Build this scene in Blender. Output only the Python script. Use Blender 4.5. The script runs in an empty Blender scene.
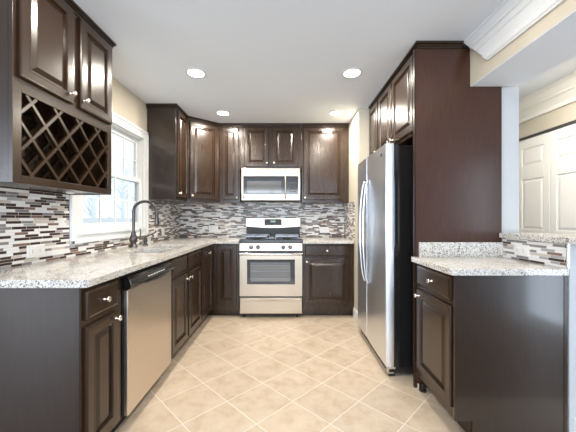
import bpy, bmesh, math, random
from mathutils import Vector, Matrix
random.seed(7)
R = math.radians
scene = bpy.context.scene
COL = scene.collection

# ------------------------------------------------------------ camera
CAMH = 1.2
cam_d = bpy.data.cameras.new('camera'); cam = bpy.data.objects.new('camera', cam_d); COL.objects.link(cam)
cam_d.sensor_width = 36; cam_d.lens = 280 / 576 * 36; cam_d.shift_y = 2 / 576
cam_d.clip_start = 0.05
cam.location = (0, 0, CAMH); cam.rotation_euler = (R(90), 0, 0)
scene.camera = cam
# ------------------------------------------------------------ world
w = bpy.data.worlds.new('World'); scene.world = w; w.use_nodes = True
bg = w.node_tree.nodes['Background']
bg.inputs[0].default_value = (0.80, 0.90, 1.0, 1); bg.inputs[1].default_value = 1.25
# ------------------------------------------------------------ lights

def area(name, loc, rot, sx, sy, power, color):
    l = bpy.data.lights.new(name, 'AREA'); l.shape = 'RECTANGLE'; l.size = sx; l.size_y = sy
    l.energy = power; l.color = color
    o = bpy.data.objects.new(name, l); COL.objects.link(o); o.location = loc
    o.rotation_euler = rot
    return o

# added lamps at the invented rear windows and doorway, lighting the kitchen
for i, (x, wd) in enumerate(((-4.9, 2.0), (-.6, 2.4), (5.3, 1.4))):
    area('added_rear_light', (x, -3.32, 1.35), (R(104), 0, 0), wd, 1.9, 142, (.77, .875, 1))  # added lamp, tilted up to brighten the ceiling
area('added_doorway_light', (2.80, .10, 1.05), (0, R(90), 0), 1.9, .72, 26, (.72, .85, 1))  # added lamp outside the invented doorway
CAN_POWER = 10.5
CAN_COLOR = (1.0, .92, .80)
scene.view_settings.view_transform = 'Standard'
scene.view_settings.look = 'None'
scene.view_settings.gamma = 1
scene.view_settings.use_curve_mapping = False
scene.view_settings.exposure = 0.46

# ============================================================ materials
MATS = {}
def nmat(name):
    m = bpy.data.materials.new(name); m.use_nodes = True
    nt = m.node_tree; b = nt.nodes['Principled BSDF']
    MATS[name] = m
    return m, nt, b
def N(nt, t, **kw):
    n = nt.nodes.new(t)
    for k, v in kw.items():
        if k.startswith('i_'):
            n.inputs[int(k[2:])].default_value = v
        else:
            setattr(n, k, v)
    return n
def L(nt, a, b): nt.links.new(a, b)
def math_(nt, op, a, b=None):
    n = nt.nodes.new('ShaderNodeMath'); n.operation = op
    for i, v in enumerate((a, b)):
        if v is None: continue
        if isinstance(v, (int, float)): n.inputs[i].default_value = v
        else: nt.links.new(v, n.inputs[i])
    return n.outputs[0]
def simple(name, col, rough=.5, metal=0, coat=0, spec=.5, bump=0, bscale=60, emis=None, es=0):
    m, nt, b = nmat(name)
    b.inputs['Base Color'].default_value = (*col, 1)
    b.inputs['Roughness'].default_value = rough
    b.inputs['Metallic'].default_value = metal
    b.inputs['Coat Weight'].default_value = coat
    b.inputs['Specular IOR Level'].default_value = spec
    if emis:
        b.inputs['Emission Color'].default_value = (*emis, 1); b.inputs['Emission Strength'].default_value = es
    if bump:
        tc = N(nt, 'ShaderNodeTexCoord'); no = N(nt, 'ShaderNodeTexNoise'); no.inputs['Scale'].default_value = bscale
        L(nt, tc.outputs['Object'], no.inputs['Vector'])
        bp = N(nt, 'ShaderNodeBump'); bp.inputs['Strength'].default_value = bump
        L(nt, no.outputs[0], bp.inputs['Height']); L(nt, bp.outputs[0], b.inputs['Normal'])
    return m

def wood(name, c1, c2, rough=.2, coat=.25, crough=.13):
    m, nt, b = nmat(name)
    tc = N(nt, 'ShaderNodeTexCoord'); mp = N(nt, 'ShaderNodeMapping')
    mp.inputs['Scale'].default_value = (34, 34, 1.6)
    L(nt, tc.outputs['Object'], mp.inputs[0])
    no = N(nt, 'ShaderNodeTexNoise'); no.inputs['Scale'].default_value = 4; no.inputs['Detail'].default_value = 5
    no.inputs['Distortion'].default_value = .6
    L(nt, mp.outputs[0], no.inputs['Vector'])
    cr = N(nt, 'ShaderNodeValToRGB')
    cr.color_ramp.elements[0].position = .35; cr.color_ramp.elements[0].color = (*c1, 1)
    cr.color_ramp.elements[1].position = .68; cr.color_ramp.elements[1].color = (*c2, 1)
    L(nt, no.outputs[0], cr.inputs[0]); L(nt, cr.outputs[0], b.inputs['Base Color'])
    b.inputs['Roughness'].default_value = rough
    b.inputs['Coat Weight'].default_value = coat; b.inputs['Coat Roughness'].default_value = crough
    return m
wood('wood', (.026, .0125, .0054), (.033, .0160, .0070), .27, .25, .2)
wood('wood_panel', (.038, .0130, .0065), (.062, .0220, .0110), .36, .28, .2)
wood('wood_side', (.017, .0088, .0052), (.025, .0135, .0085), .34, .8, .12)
simple('wood_dark', (.012, .007, .005), .5)
simple('knob_metal', (.85, .78, .68), .22, 1)
simple('nickel', (.7, .68, .66), .25, 1)

def steel(name, col, rough, axis='x'):
    m, nt, b = nmat(name)
    tc = N(nt, 'ShaderNodeTexCoord'); mp = N(nt, 'ShaderNodeMapping')
    mp.inputs['Scale'].default_value = {'x': (1, 60, 300), 'z': (200, 200, 1)}[axis]
    L(nt, tc.outputs['Object'], mp.inputs[0])
    no = N(nt, 'ShaderNodeTexNoise'); no.inputs['Scale'].default_value = 3
    L(nt, mp.outputs[0], no.inputs['Vector'])
    mr = N(nt, 'ShaderNodeMapRange'); mr.inputs['To Min'].default_value = rough - .05; mr.inputs['To Max'].default_value = rough + .08
    L(nt, no.outputs[0], mr.inputs[0]); L(nt, mr.outputs[0], b.inputs['Roughness'])
    b.inputs['Base Color'].default_value = (*col, 1); b.inputs['Metallic'].default_value = 1
    b.inputs['Anisotropic'].default_value = .4
    return m
steel('steel', (.55, .48, .39), .36)
steel('steel_dishwasher', (.70, .63, .55), .32)
steel('steel_fridge', (.78, .81, .85), .30, 'z')
simple('chrome', (.8, .8, .82), .12, 1)
simple('bronze', (.10, .09, .09), .3, .85)
simple('black_gloss', (.012, .011, .011), .12, 0, .3)
simple('black_matte', (.012, .011, .011), .45)
simple('oven_glass', (.13, .125, .12), .06, 0, .6)  # grey base stands in for the floor reflected in the glass
simple('microwave_glass', (.09, .085, .08), .1, 0, .5)
simple('grate_iron', (.22, .23, .26), .35, .5)  # bluish grey base stands in for highlights on black iron
simple('display', (.01, .012, .012), .2, emis=(.10, .5, .3), es=.25)
simple('wall_beige', (.60, .54, .43), .75, bump=.04, bscale=300)
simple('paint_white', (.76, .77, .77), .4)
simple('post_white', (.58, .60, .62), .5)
simple('ceiling_paint', (.83, .88, .94), .85, bump=.03, bscale=200)  # bluish tint stands in for missing blue daylight
simple('cream_door', (.82, .80, .75), .42)
simple('cream_trim', (.88, .85, .78), .45)
simple('plastic_white', (.78, .77, .74), .3)
simple('slot_dark', (.05, .05, .05), .5)
simple('lamp_lens', (1, 1, 1), .5, emis=(1, .93, .82), es=9)
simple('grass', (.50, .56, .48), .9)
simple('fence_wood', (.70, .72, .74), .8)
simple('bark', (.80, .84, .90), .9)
simple('concrete', (.5, .5, .5), .9)
simple('living_floor', (.14, .09, .06), .4)  # unseen floor, darkened so bright openings show in the cabinet reflections
simple('living_paint', (.24, .24, .24), .8)  # unseen walls, kept dark for contrast in the panel reflections

# window glass
m, nt, b = nmat('pane_glass')
nt.nodes.remove(b)
out = nt.nodes['Material Output']
tr = N(nt, 'ShaderNodeBsdfTransparent'); gl = N(nt, 'ShaderNodeBsdfGlossy'); gl.inputs['Roughness'].default_value = .02
lw = N(nt, 'ShaderNodeLayerWeight'); lw.inputs[0].default_value = .15; mx = N(nt, 'ShaderNodeMixShader')
L(nt, math_(nt, 'ADD', math_(nt, 'MULTIPLY', lw.outputs['Facing'], .05), .02), mx.inputs[0]); L(nt, tr.outputs[0], mx.inputs[1]); L(nt, gl.outputs[0], mx.inputs[2]); L(nt, mx.outputs[0], out.inputs[0])

# granite
m, nt, b = nmat('granite')
geo = N(nt, 'ShaderNodeNewGeometry')
n1 = N(nt, 'ShaderNodeTexNoise'); n1.inputs['Scale'].default_value = 150; n1.inputs['Detail'].default_value = 3
n2 = N(nt, 'ShaderNodeTexNoise'); n2.inputs['Scale'].default_value = 12; n2.inputs['Detail'].default_value = 4
vo = N(nt, 'ShaderNodeTexVoronoi'); vo.inputs['Scale'].default_value = 170
for n in (n1, n2, vo): L(nt, geo.outputs['Position'], n.inputs['Vector'])
cr = N(nt, 'ShaderNodeValToRGB')
e = cr.color_ramp.elements
e[0].position = .31; e[0].color = (.12, .11, .10, 1)
e[1].position = .38; e[1].color = (.40, .36, .31, 1)
for p, c in ((.46, (.62, .60, .57, 1)), (.68, (.78, .77, .75, 1))):
    q = e.new(p); q.color = c
L(nt, n1.outputs[0], cr.inputs[0])
cr2 = N(nt, 'ShaderNodeValToRGB')
cr2.color_ramp.elements[0].position = .38; cr2.color_ramp.elements[0].color = (.93, .90, .84, 1)
cr2.color_ramp.elements[1].position = .60; cr2.color_ramp.elements[1].color = (1, 1, 1, 1)
L(nt, n2.outputs[0], cr2.inputs[0])
mu = N(nt, 'ShaderNodeMixRGB'); mu.blend_type = 'MULTIPLY'; mu.inputs[0].default_value = 1
L(nt, cr.outputs[0], mu.inputs[1]); L(nt, cr2.outputs[0], mu.inputs[2])
cr3 = N(nt, 'ShaderNodeValToRGB'); cr3.color_ramp.interpolation = 'CONSTANT'
cr3.color_ramp.elements[0].position = 0; cr3.color_ramp.elements[0].color = (.25, .22, .21, 1)
cr3.color_ramp.elements[1].position = .13; cr3.color_ramp.elements[1].color = (1, 1, 1, 1)
sp = N(nt, 'ShaderNodeSeparateColor'); L(nt, vo.outputs['Color'], sp.inputs[0]); L(nt, sp.outputs[0], cr3.inputs[0])
mu2 = N(nt, 'ShaderNodeMixRGB'); mu2.blend_type = 'MULTIPLY'; mu2.inputs[0].default_value = .8
L(nt, mu.outputs[0], mu2.inputs[1]); L(nt, cr3.outputs[0], mu2.inputs[2])
L(nt, mu2.outputs[0], b.inputs['Base Color']); b.inputs['Roughness'].default_value = .12
b.inputs['Specular IOR Level'].default_value = .6

# linear mosaic: rows of random-length tiles
def mosaic(name, palette, rough=.3):
    m, nt, b = nmat(name)
    geo = N(nt, 'ShaderNodeNewGeometry'); sx = N(nt, 'ShaderNodeSeparateXYZ'); L(nt, geo.outputs['Position'], sx.inputs[0])
    u = math_(nt, 'ADD', sx.outputs[0], sx.outputs[1])
    rowf = math_(nt, 'DIVIDE', sx.outputs[2], .0162)
    row = math_(nt, 'FLOOR', rowf); fr = math_(nt, 'FRACT', rowf)
    wn = N(nt, 'ShaderNodeTexWhiteNoise'); wn.noise_dimensions = '1D'; L(nt, row, wn.inputs['W'])
    off = math_(nt, 'ADD', math_(nt, 'MULTIPLY', row, 113.7), math_(nt, 'MULTIPLY', wn.outputs['Value'], 40))
    uu = math_(nt, 'ADD', math_(nt, 'MULTIPLY', u, 12), off)
    vc = N(nt, 'ShaderNodeTexVoronoi'); vc.voronoi_dimensions = '1D'; L(nt, uu, vc.inputs['W']); vc.inputs['Scale'].default_value = 1
    ve = N(nt, 'ShaderNodeTexVoronoi'); ve.voronoi_dimensions = '1D'; ve.feature = 'DISTANCE_TO_EDGE'; L(nt, uu, ve.inputs['W']); ve.inputs['Scale'].default_value = 1
    for v in (vc, ve): v.inputs['Randomness'].default_value = .85
    s = N(nt, 'ShaderNodeSeparateColor'); L(nt, vc.outputs['Color'], s.inputs[0])
    cr = N(nt, 'ShaderNodeValToRGB'); cr.color_ramp.interpolation = 'CONSTANT'
    els = cr.color_ramp.elements
    acc = 0
    for i, (wgt, c) in enumerate(palette):
        if i == 0: el = els[0]
        elif i == 1: el = els[1]
        else: el = els.new(min(acc, 1))
        el.position = acc; el.color = (*c, 1); acc += wgt
    L(nt, s.outputs[0], cr.inputs[0])
    g1 = math_(nt, 'LESS_THAN', ve.outputs['Distance'], .014)
    g2 = math_(nt, 'LESS_THAN', fr, .12)
    g = math_(nt, 'MAXIMUM', g1, g2)
    mx = N(nt, 'ShaderNodeMixRGB'); mx.inputs[2].default_value = (.66, .63, .57, 1)
    L(nt, g, mx.inputs[0]); L(nt, cr.outputs[0], mx.inputs[1]); L(nt, mx.outputs[0], b.inputs['Base Color'])
    rr = math_(nt, 'ADD', math_(nt, 'MULTIPLY', g, .5), rough); L(nt, rr, b.inputs['Roughness'])
    bp = N(nt, 'ShaderNodeBump'); bp.inputs['Strength'].default_value = .35; bp.inputs['Distance'].default_value = .002
    h = math_(nt, 'ADD', math_(nt, 'SUBTRACT', 1, g), math_(nt, 'MULTIPLY', s.outputs[1], .6))
    L(nt, h, bp.inputs['Height']); L(nt, bp.outputs[0], b.inputs['Normal'])
    return m
mosaic('mosaic', [(.34, (.78, .77, .75)), (.11, (.56, .50, .43)), (.13, (.22, .205, .21)), (.27, (.038, .015, .012)), (.10, (.21, .12, .09)), (.07, (.36, .35, .36))])

# diagonal floor tile
m, nt, b = nmat('floor_tile')
geo = N(nt, 'ShaderNodeNewGeometry'); sx = N(nt, 'ShaderNodeSeparateXYZ'); L(nt, geo.outputs['Position'], sx.inputs[0])
i_ = math_(nt, 'DIVIDE', math_(nt, 'ADD', sx.outputs[0], .184), .2155)
j_ = math_(nt, 'DIVIDE', math_(nt, 'SUBTRACT', sx.outputs[1], 2.035), .202)
u = math_(nt, 'MULTIPLY', math_(nt, 'ADD', i_, j_), .5); v = math_(nt, 'MULTIPLY', math_(nt, 'SUBTRACT', i_, j_), .5)
def edge(a):
    f = math_(nt, 'FRACT', a); return math_(nt, 'MINIMUM', f, math_(nt, 'SUBTRACT', 1, f))
d = math_(nt, 'MINIMUM', edge(u), edge(v))
g = math_(nt, 'LESS_THAN', d, .009)
cmb = N(nt, 'ShaderNodeCombineXYZ'); L(nt, math_(nt, 'FLOOR', u), cmb.inputs[0]); L(nt, math_(nt, 'FLOOR', v), cmb.inputs[1])
wn = N(nt, 'ShaderNodeTexWhiteNoise'); L(nt, cmb.outputs[0], wn.inputs['Vector'])
va = N(nt, 'ShaderNodeVectorMath'); va.operation = 'MULTIPLY_ADD'; va.inputs[1].default_value = (6, 6, 6)
L(nt, wn.outputs['Color'], va.inputs[0]); L(nt, geo.outputs['Position'], va.inputs[2])
no = N(nt, 'ShaderNodeTexNoise'); no.inputs['Scale'].default_value = 10; no.inputs['Detail'].default_value = 8; no.inputs['Roughness'].default_value = .62
L(nt, va.outputs[0], no.inputs['Vector'])
cr = N(nt, 'ShaderNodeValToRGB')
cr.color_ramp.elements[0].position = .26; cr.color_ramp.elements[0].color = (.45, .335, .235, 1)
cr.color_ramp.elements[1].position = .74; cr.color_ramp.elements[1].color = (.60, .505, .39, 1)
q = cr.color_ramp.elements.new(.5); q.color = (.55, .44, .325, 1)
L(nt, no.outputs[0], cr.inputs[0])
hsv = N(nt, 'ShaderNodeHueSaturation'); L(nt, cr.outputs[0], hsv.inputs['Color'])
L(nt, math_(nt, 'ADD', math_(nt, 'MULTIPLY', wn.outputs['Value'], .08), .96), hsv.inputs['Value'])
mx = N(nt, 'ShaderNodeMixRGB'); mx.inputs[2].default_value = (.69, .635, .56, 1)
L(nt, g, mx.inputs[0]); L(nt, hsv.outputs[0], mx.inputs[1]); L(nt, mx.outputs[0], b.inputs['Base Color'])
b.inputs['Roughness'].default_value = .32; b.inputs['Specular IOR Level'].default_value = .4
bp = N(nt, 'ShaderNodeBump'); bp.inputs['Strength'].default_value = .15; bp.inputs['Distance'].default_value = .002
L(nt, math_(nt, 'ADD', math_(nt, 'SUBTRACT', 1, g), math_(nt, 'MULTIPLY', no.outputs[0], .5)), bp.inputs['Height']); L(nt, bp.outputs[0], b.inputs['Normal'])

# ============================================================ mesh helpers
class MB:
    def __init__(s): s.bm = bmesh.new()
    def poly(s, pts):
        return s.bm.faces.new([s.bm.verts.new(p) for p in pts])
    def box(s, x0, x1, y0, y1, z0, z1):
        v = [s.bm.verts.new((x, y, z)) for x in (x0, x1) for y in (y0, y1) for z in (z0, z1)]
        for f in ((0, 1, 3, 2), (4, 6, 7, 5), (0, 4, 5, 1), (2, 3, 7, 6), (0, 2, 6, 4), (1, 5, 7, 3)):
            s.bm.faces.new([v[i] for i in f])
        return s
    def prism(s, pts, axis, a, b):
        """pts 2-D outline, extruded along axis from a to b (a, b may be functions of the point)"""
        def P(p, t):
            t = t(p) if callable(t) else t
            return {'x': (t, p[0], p[1]), 'y': (p[0], t, p[1]), 'z': (p[0], p[1], t)}[axis]
        A = [s.bm.verts.new(P(p, a)) for p in pts]; B = [s.bm.verts.new(P(p, b)) for p in pts]
        s.bm.faces.new(A); s.bm.faces.new(B[::-1])
        n = len(pts)
        for i in range(n): s.bm.faces.new((A[i], B[i], B[(i + 1) % n], A[(i + 1) % n]))
        return s
    def rings(s, rings, cap0=True, cap1=True, close=True):
        V = [[s.bm.verts.new(p) for p in r] for r in rings]
        for a, b in zip(V, V[1:]):
            n = len(a)
            for i in range(n if close else n - 1): s.bm.faces.new((a[i], a[(i + 1) % n], b[(i + 1) % n], b[i]))
        if cap0: s.bm.faces.new(V[0][::-1])
        if cap1: s.bm.faces.new(V[-1])
        return s
    def tube(s, path, r, seg=12):
        path = [Vector(p) for p in path]; rs = r if isinstance(r, (list, tuple)) else [r] * len(path)
        rings = []; up = None
        for i, p in enumerate(path):
            t = (path[min(i + 1, len(path) - 1)] - path[max(i - 1, 0)]).normalized()
            if up is None:
                up = Vector((0, 0, 1)) if abs(t.z) < .9 else Vector((0, 1, 0))
            a = (up - t * up.dot(t)).normalized(); c = t.cross(a); up = a
            rings.append([p + (a * math.cos(k * 2 * math.pi / seg) + c * math.sin(k * 2 * math.pi / seg)) * rs[i] for k in range(seg)])
        return s.rings(rings)
    def lathe(s, origin, axis, prof, seg=20):
        """prof: (distance along axis, radius)"""
        o = Vector(origin); ax = Vector(axis).normalized()
        t = Vector((0, 0, 1)) if abs(ax.z) < .9 else Vector((1, 0, 0))
        a = ax.cross(t).normalized(); c = ax.cross(a)
        return s.rings([[o + ax * h + (a * math.cos(k * 2 * math.pi / seg) + c * math.sin(k * 2 * math.pi / seg)) * max(r, 1e-4) for k in range(seg)] for h, r in prof])
    def grid_solid(s, xs, ys, solid, z0, z1):
        nx, ny = len(xs) - 1, len(ys) - 1
        ok = lambda i, j: 0 <= i < nx and 0 <= j < ny and solid((xs[i] + xs[i + 1]) / 2, (ys[j] + ys[j + 1]) / 2)
        for i in range(nx):
            for j in range(ny):
                if not ok(i, j): continue
                x0, x1, y0, y1 = xs[i], xs[i + 1], ys[j], ys[j + 1]
                s.poly([(x0, y0, z1), (x1, y0, z1), (x1, y1, z1), (x0, y1, z1)])
                s.poly([(x0, y0, z0), (x0, y1, z0), (x1, y1, z0), (x1, y0, z0)])
                if not ok(i - 1, j): s.poly([(x0, y0, z0), (x0, y0, z1), (x0, y1, z1), (x0, y1, z0)])
                if not ok(i + 1, j): s.poly([(x1, y0, z0), (x1, y1, z0), (x1, y1, z1), (x1, y0, z1)])
                if not ok(i, j - 1): s.poly([(x0, y0, z0), (x1, y0, z0), (x1, y0, z1), (x0, y0, z1)])
                if not ok(i, j + 1): s.poly([(x0, y1, z0), (x0, y1, z1), (x1, y1, z1), (x1, y1, z0)])
        bmesh.ops.remove_doubles(s.bm, verts=s.bm.verts, dist=1e-5)
        return s
    def build(s, name, mat, parent=None, bevel=0, smooth=False, seg=2, world=True):
        """world=True: coordinates are world ones even under a parent that is not rotated"""
        bm = s.bm
        bmesh.ops.recalc_face_normals(bm, faces=bm.faces)
        me = bpy.data.meshes.new(name)
        o = bpy.data.objects.new(name, me); COL.objects.link(o)
        if parent is not None:
            o.parent = parent
            if world:
                off = Vector((0, 0, 0)); p = parent
                while p: off += p.location; p = p.parent
                bmesh.ops.translate(bm, verts=bm.verts, vec=-off)
        bm.to_mesh(me); bm.free()
        me.materials.append(MATS[mat])
        if smooth:
            for p in me.polygons: p.use_smooth = True
            me.set_sharp_from_angle(angle=R(38))
        if bevel:
            md = o.modifiers.new('bevel', 'BEVEL'); md.width = bevel; md.segments = seg; md.limit_method = 'ANGLE'; md.angle_limit = R(40)
            md.harden_normals = False
        return o

def tag(o, label=None, cat=None, group=None, kind=None):
    if label: o['label'] = label
    if cat: o['category'] = cat
    if group: o['group'] = group
    if kind: o['kind'] = kind
    return o
def thing(name, label, cat, loc, rz=0, group=None, kind=None):
    o = bpy.data.objects.new(name, None); COL.objects.link(o); o.location = loc; o.rotation_euler = (0, 0, rz)
    o.empty_display_size = .1
    return tag(o, label, cat, group, kind)
def struct(name, mb, mat, label, cat='structure', bevel=0, parent=None):
    o = mb.build(name, mat, parent, bevel)
    return tag(o, label, cat, kind='structure')

# ============================================================ the room
CE = 2.44; YB = 4.0; XL = -1.54; XR = .80; YW = 3.17
XP0, XP1 = 1.513, 1.65
struct('floor', MB().box(-1.66, 2.67, 1.15, 4.12, -.1, 0), 'floor_tile', 'beige stone-look floor tiles laid diagonally with pale grout', 'floor')
struct('floor_living', MB().box(-6.4, 2.67, -.9, 1.15, -.1, 0).box(-6.4, 6.6, -3.35, -.9, -.1, 0), 'living_floor', 'unseen dark brown floor of the added living area behind the camera', 'floor')
struct('ceiling', MB().box(-6.4, 2.67, -.9, 4.12, CE, CE + .1).box(-6.4, 6.6, -3.35, -.9, CE, CE + .1), 'ceiling_paint', 'smooth white ceiling over the kitchen', 'ceiling')
# window opening
WY0, WY1, WZ0, WZ1 = 2.055, 2.965, 1.10, 2.04
mb = MB()
x0, x1 = XL - .08, XL
mb.box(x0, x1, 1.15, WY0, 0, CE); mb.box(x0, x1, WY1, YB + .1, 0, CE)
mb.box(x0, x1, WY0, WY1, 0, WZ0); mb.box(x0, x1, WY0, WY1, WZ1, CE)
struct('wall_left', mb, 'wall_beige', 'beige painted wall around the kitchen window', 'wall')
struct('wall_back', MB().box(XL, 2.67, YB, YB + .12, 0, CE), 'wall_beige', 'beige wall behind the range', 'wall')
struct('wall_fridge', MB().box(XR, XP0, YW, YB, 0, CE), 'wall_beige', 'beige wall stub between the range run and the refrigerator', 'wall')
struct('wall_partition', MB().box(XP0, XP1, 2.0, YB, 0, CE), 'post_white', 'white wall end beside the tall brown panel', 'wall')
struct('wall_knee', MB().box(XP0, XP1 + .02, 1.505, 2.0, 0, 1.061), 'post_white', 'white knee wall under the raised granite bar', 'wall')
struct('wall_beam', MB().box(1.287, XP1, -3.2, 1.979, 2.133, CE), 'wall_beige', 'beige dropped ceiling beam over the peninsula', 'wall')
struct('trim_5', MB().box(1.289, XP1 - .001, -3.2, 1.978, 2.129, 2.133), 'ceiling_paint', 'white painted underside of the dropped beam', 'trim')
struct('wall_hall', MB().box(2.55, 2.67, 1.2, YB, 0, CE), 'wall_beige', 'beige hall wall above the closet doors', 'wall')
struct('wall_entry', MB().box(2.55, 2.67, .48, 1.2, 0, CE).box(2.55, 2.67, -.9, -.28, 0, CE).box(2.55, 2.67, -.28, .48, 2.08, CE), 'living_paint', 'unseen dark grey wall with an added open doorway', 'wall')
struct('wall_front', MB().box(2.67, 6.6, -.9, -.78, 0, CE), 'living_paint', 'unseen dark grey wall of the added room behind the camera', 'wall')  # invented room out of view, supplying daylight and reflections
struct('wall_side', MB().box(-6.4, XL - .08, 1.15, 1.27, 0, CE), 'living_paint', 'unseen dark grey wall of the added living area, left of the kitchen entry', 'wall')
struct('wall_west', MB().box(-6.52, -6.4, -3.35, 1.27, 0, CE), 'living_paint', 'unseen dark grey wall at the far left of the added living area', 'wall')
struct('wall_east', MB().box(6.6, 6.72, -3.35, -.78, 0, CE), 'living_paint', 'unseen dark grey wall at the far right of the added living area', 'wall')
mb = MB(); prev = -6.4
wins = ((-4.9, 2.0), (-.6, 2.4), (5.3, 1.4))  # invented windows, placed to light the room and reflect in panels
for x, wd in wins:
    mb.box(prev, x - wd / 2, -3.35, -3.2, 0, CE); prev = x + wd / 2
    mb.box(x - wd / 2, x + wd / 2, -3.35, -3.2, 0, .4); mb.box(x - wd / 2, x + wd / 2, -3.35, -3.2, 2.3, CE)
mb.box(prev, 6.6, -3.35, -3.2, 0, CE)
struct('wall_rear', mb, 'living_paint', 'unseen dark grey rear wall with three added wide windows', 'wall')
for k, (x, wd) in enumerate(wins):
    f = MB()
    a, b_ = x - wd / 2, x + wd / 2
    for (p, q, r_, s_) in ((a, a + .05, .4, 2.3), (b_ - .05, b_, .4, 2.3), (x - .03, x + .03, .4, 2.3), (a, b_, .4, .46), (a, b_, 2.24, 2.3), (a, b_, 1.33, 1.38)):
        f.box(p, q, -3.3, -3.24, r_, s_)
    struct('window_%d' % (k + 2), f, 'paint_white', 'white frame of an added window in the unseen rear wall', 'window')

dd = thing('door_2', 'white frame of the added unseen doorway in the hall wall', 'door', (2.6, .10, 0), kind='structure')  # added doorway, placed to show as a streak in the peninsula panel
MB().box(2.57, 2.61, -.27, -.23, .01, 2.07).box(2.57, 2.61, .43, .47, .01, 2.07).box(2.57, 2.61, -.23, .43, 2.03, 2.07).build('door_frame', 'paint_white', dd)
# underside and end of the beam share its paint; crown moulding on its kitchen side
prof = [(1.231, 2.44), (1.231, 2.424), (1.236, 2.418), (1.243, 2.375), (1.240, 2.368), (1.240, 2.360), (1.250, 2.354),
        (1.256, 2.330), (1.252, 2.324), (1.260, 2.316), (1.268, 2.262), (1.262, 2.252), (1.262, 2.222), (1.270, 2.214), (1.272, 2.208), (1.2865, 2.208), (1.2865, 2.44)]
endY = lambda p: 1.787 + (p[1] - 2.208) / .232 * .188
struct('trim_1', MB().prism(prof, 'y', -3.15, endY), 'paint_white', 'white crown moulding along the dropped beam', 'crown moulding')
# baseboards
def board(name, x0, x1, y0, y1, label, face):
    mb = MB().box(x0, x1, y0, y1, 0, .105)
    if face == 'x-': mb.box(x0 + .004, x1, y0, y1, .105, .125)
    elif face == 'y-': mb.box(x0, x1, y0 + .004, y1, .105, .125)
    return struct(name, mb, 'paint_white', label, 'baseboard', bevel=.002)
board('baseboard_right', XR - .014, XR, YW - .014, 3.385, 'white baseboard on the wall stub by the refrigerator', 'x-')
board('baseboard_partition', XP0 + .02, XP1 + .035, 1.491, 1.505, 'white baseboard on the end of the knee wall', 'y-')

# ---- window in the left wall
wn_ = thing('window_1', 'white double-hung window with grid muntins over the sink', 'window', (XL, 2.51, 1.10), kind='structure')
cas = MB()
cw = .09
cx0, cx1 = XL, XL + .018
for (a, b_, c, d_) in ((WY0 - cw, WY0 - .004, 1.015, 2.125), (WY1 + .004, 3.046, 1.015, 2.125)):
    cas.box(cx0, cx1, a, b_, c, d_); cas.box(cx1, cx1 + .008, a if a < 2.5 else b_ - .025, a + .025 if a < 2.5 else b_, c, d_)
cas.box(cx0, cx1, WY0 - .004, WY1 + .004, 2.035, 2.125); cas.box(cx1, cx1 + .008, WY0 - cw, 3.046, 2.10, 2.125)
cas.box(cx0, cx1, WY0 - .004, WY1 + .004, 1.015, 1.10)
cas.box(cx1, cx1 + .008, WY0 - cw, 3.046, 1.015, 1.04)
cas.box(cx1, cx1 + .014, WY0 - .02, WY1 + .02, 1.075, 1.10)
cas.build('window_casing', 'paint_white', wn_, bevel=.003)
jb = MB()
gx = XL - .04      # room-side face of sash
jb.box(XL - .08, XL, WY0, WY0 + .03, WZ0, WZ1); jb.box(XL - .08, XL, WY1 - .006, WY1, WZ0, WZ1)
jb.box(XL - .08, XL, WY0 + .03, WY1 - .015, WZ0, WZ0 + .015); jb.box(XL - .08, XL, WY0 + .03, WY1 - .015, WZ1 - .015, WZ1)
jb.build('window_jamb', 'paint_white', wn_, bevel=.002)
def sash(z0, z1, x1, label):
    a, b_ = WY0 + .03, WY1 - .006
    s = MB(); x0 = x1 - .03
    s.box(x0, x1, a, a + .045, z0, z1); s.box(x0, x1, b_ - .024, b_, z0, z1)
    s.box(x0, x1, a + .045, b_ - .024, z0, z0 + .045); s.box(x0, x1, a + .045, b_ - .024, z1 - .045, z1)
    so = s.build('sash', 'paint_white', wn_, bevel=.003)
    g = MB(); ga, gb, ha, hb = a + .045, b_ - .024, z0 + .045, z1 - .045
    g.box(x0 + .012, x0 + .016, ga, gb, ha, hb); g.build('pane', 'pane_glass', so)
    mm = MB()
    for k in (1, 2, 3):
        y = ga + (gb - ga) * k / 4; mm.box(x0 + .017, x1 - .004, y - .007, y + .007, ha, hb)
    z = (ha + hb) / 2
    mm.box(x0 + .017, x1 - .002, ga, gb, z - .007, z + .007)
    mm.build('muntin', 'paint_white', so)
sash(1.115, 1.615, XL - .018, '')
sash(1.570, 2.025, XL - .052, '')

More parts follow.
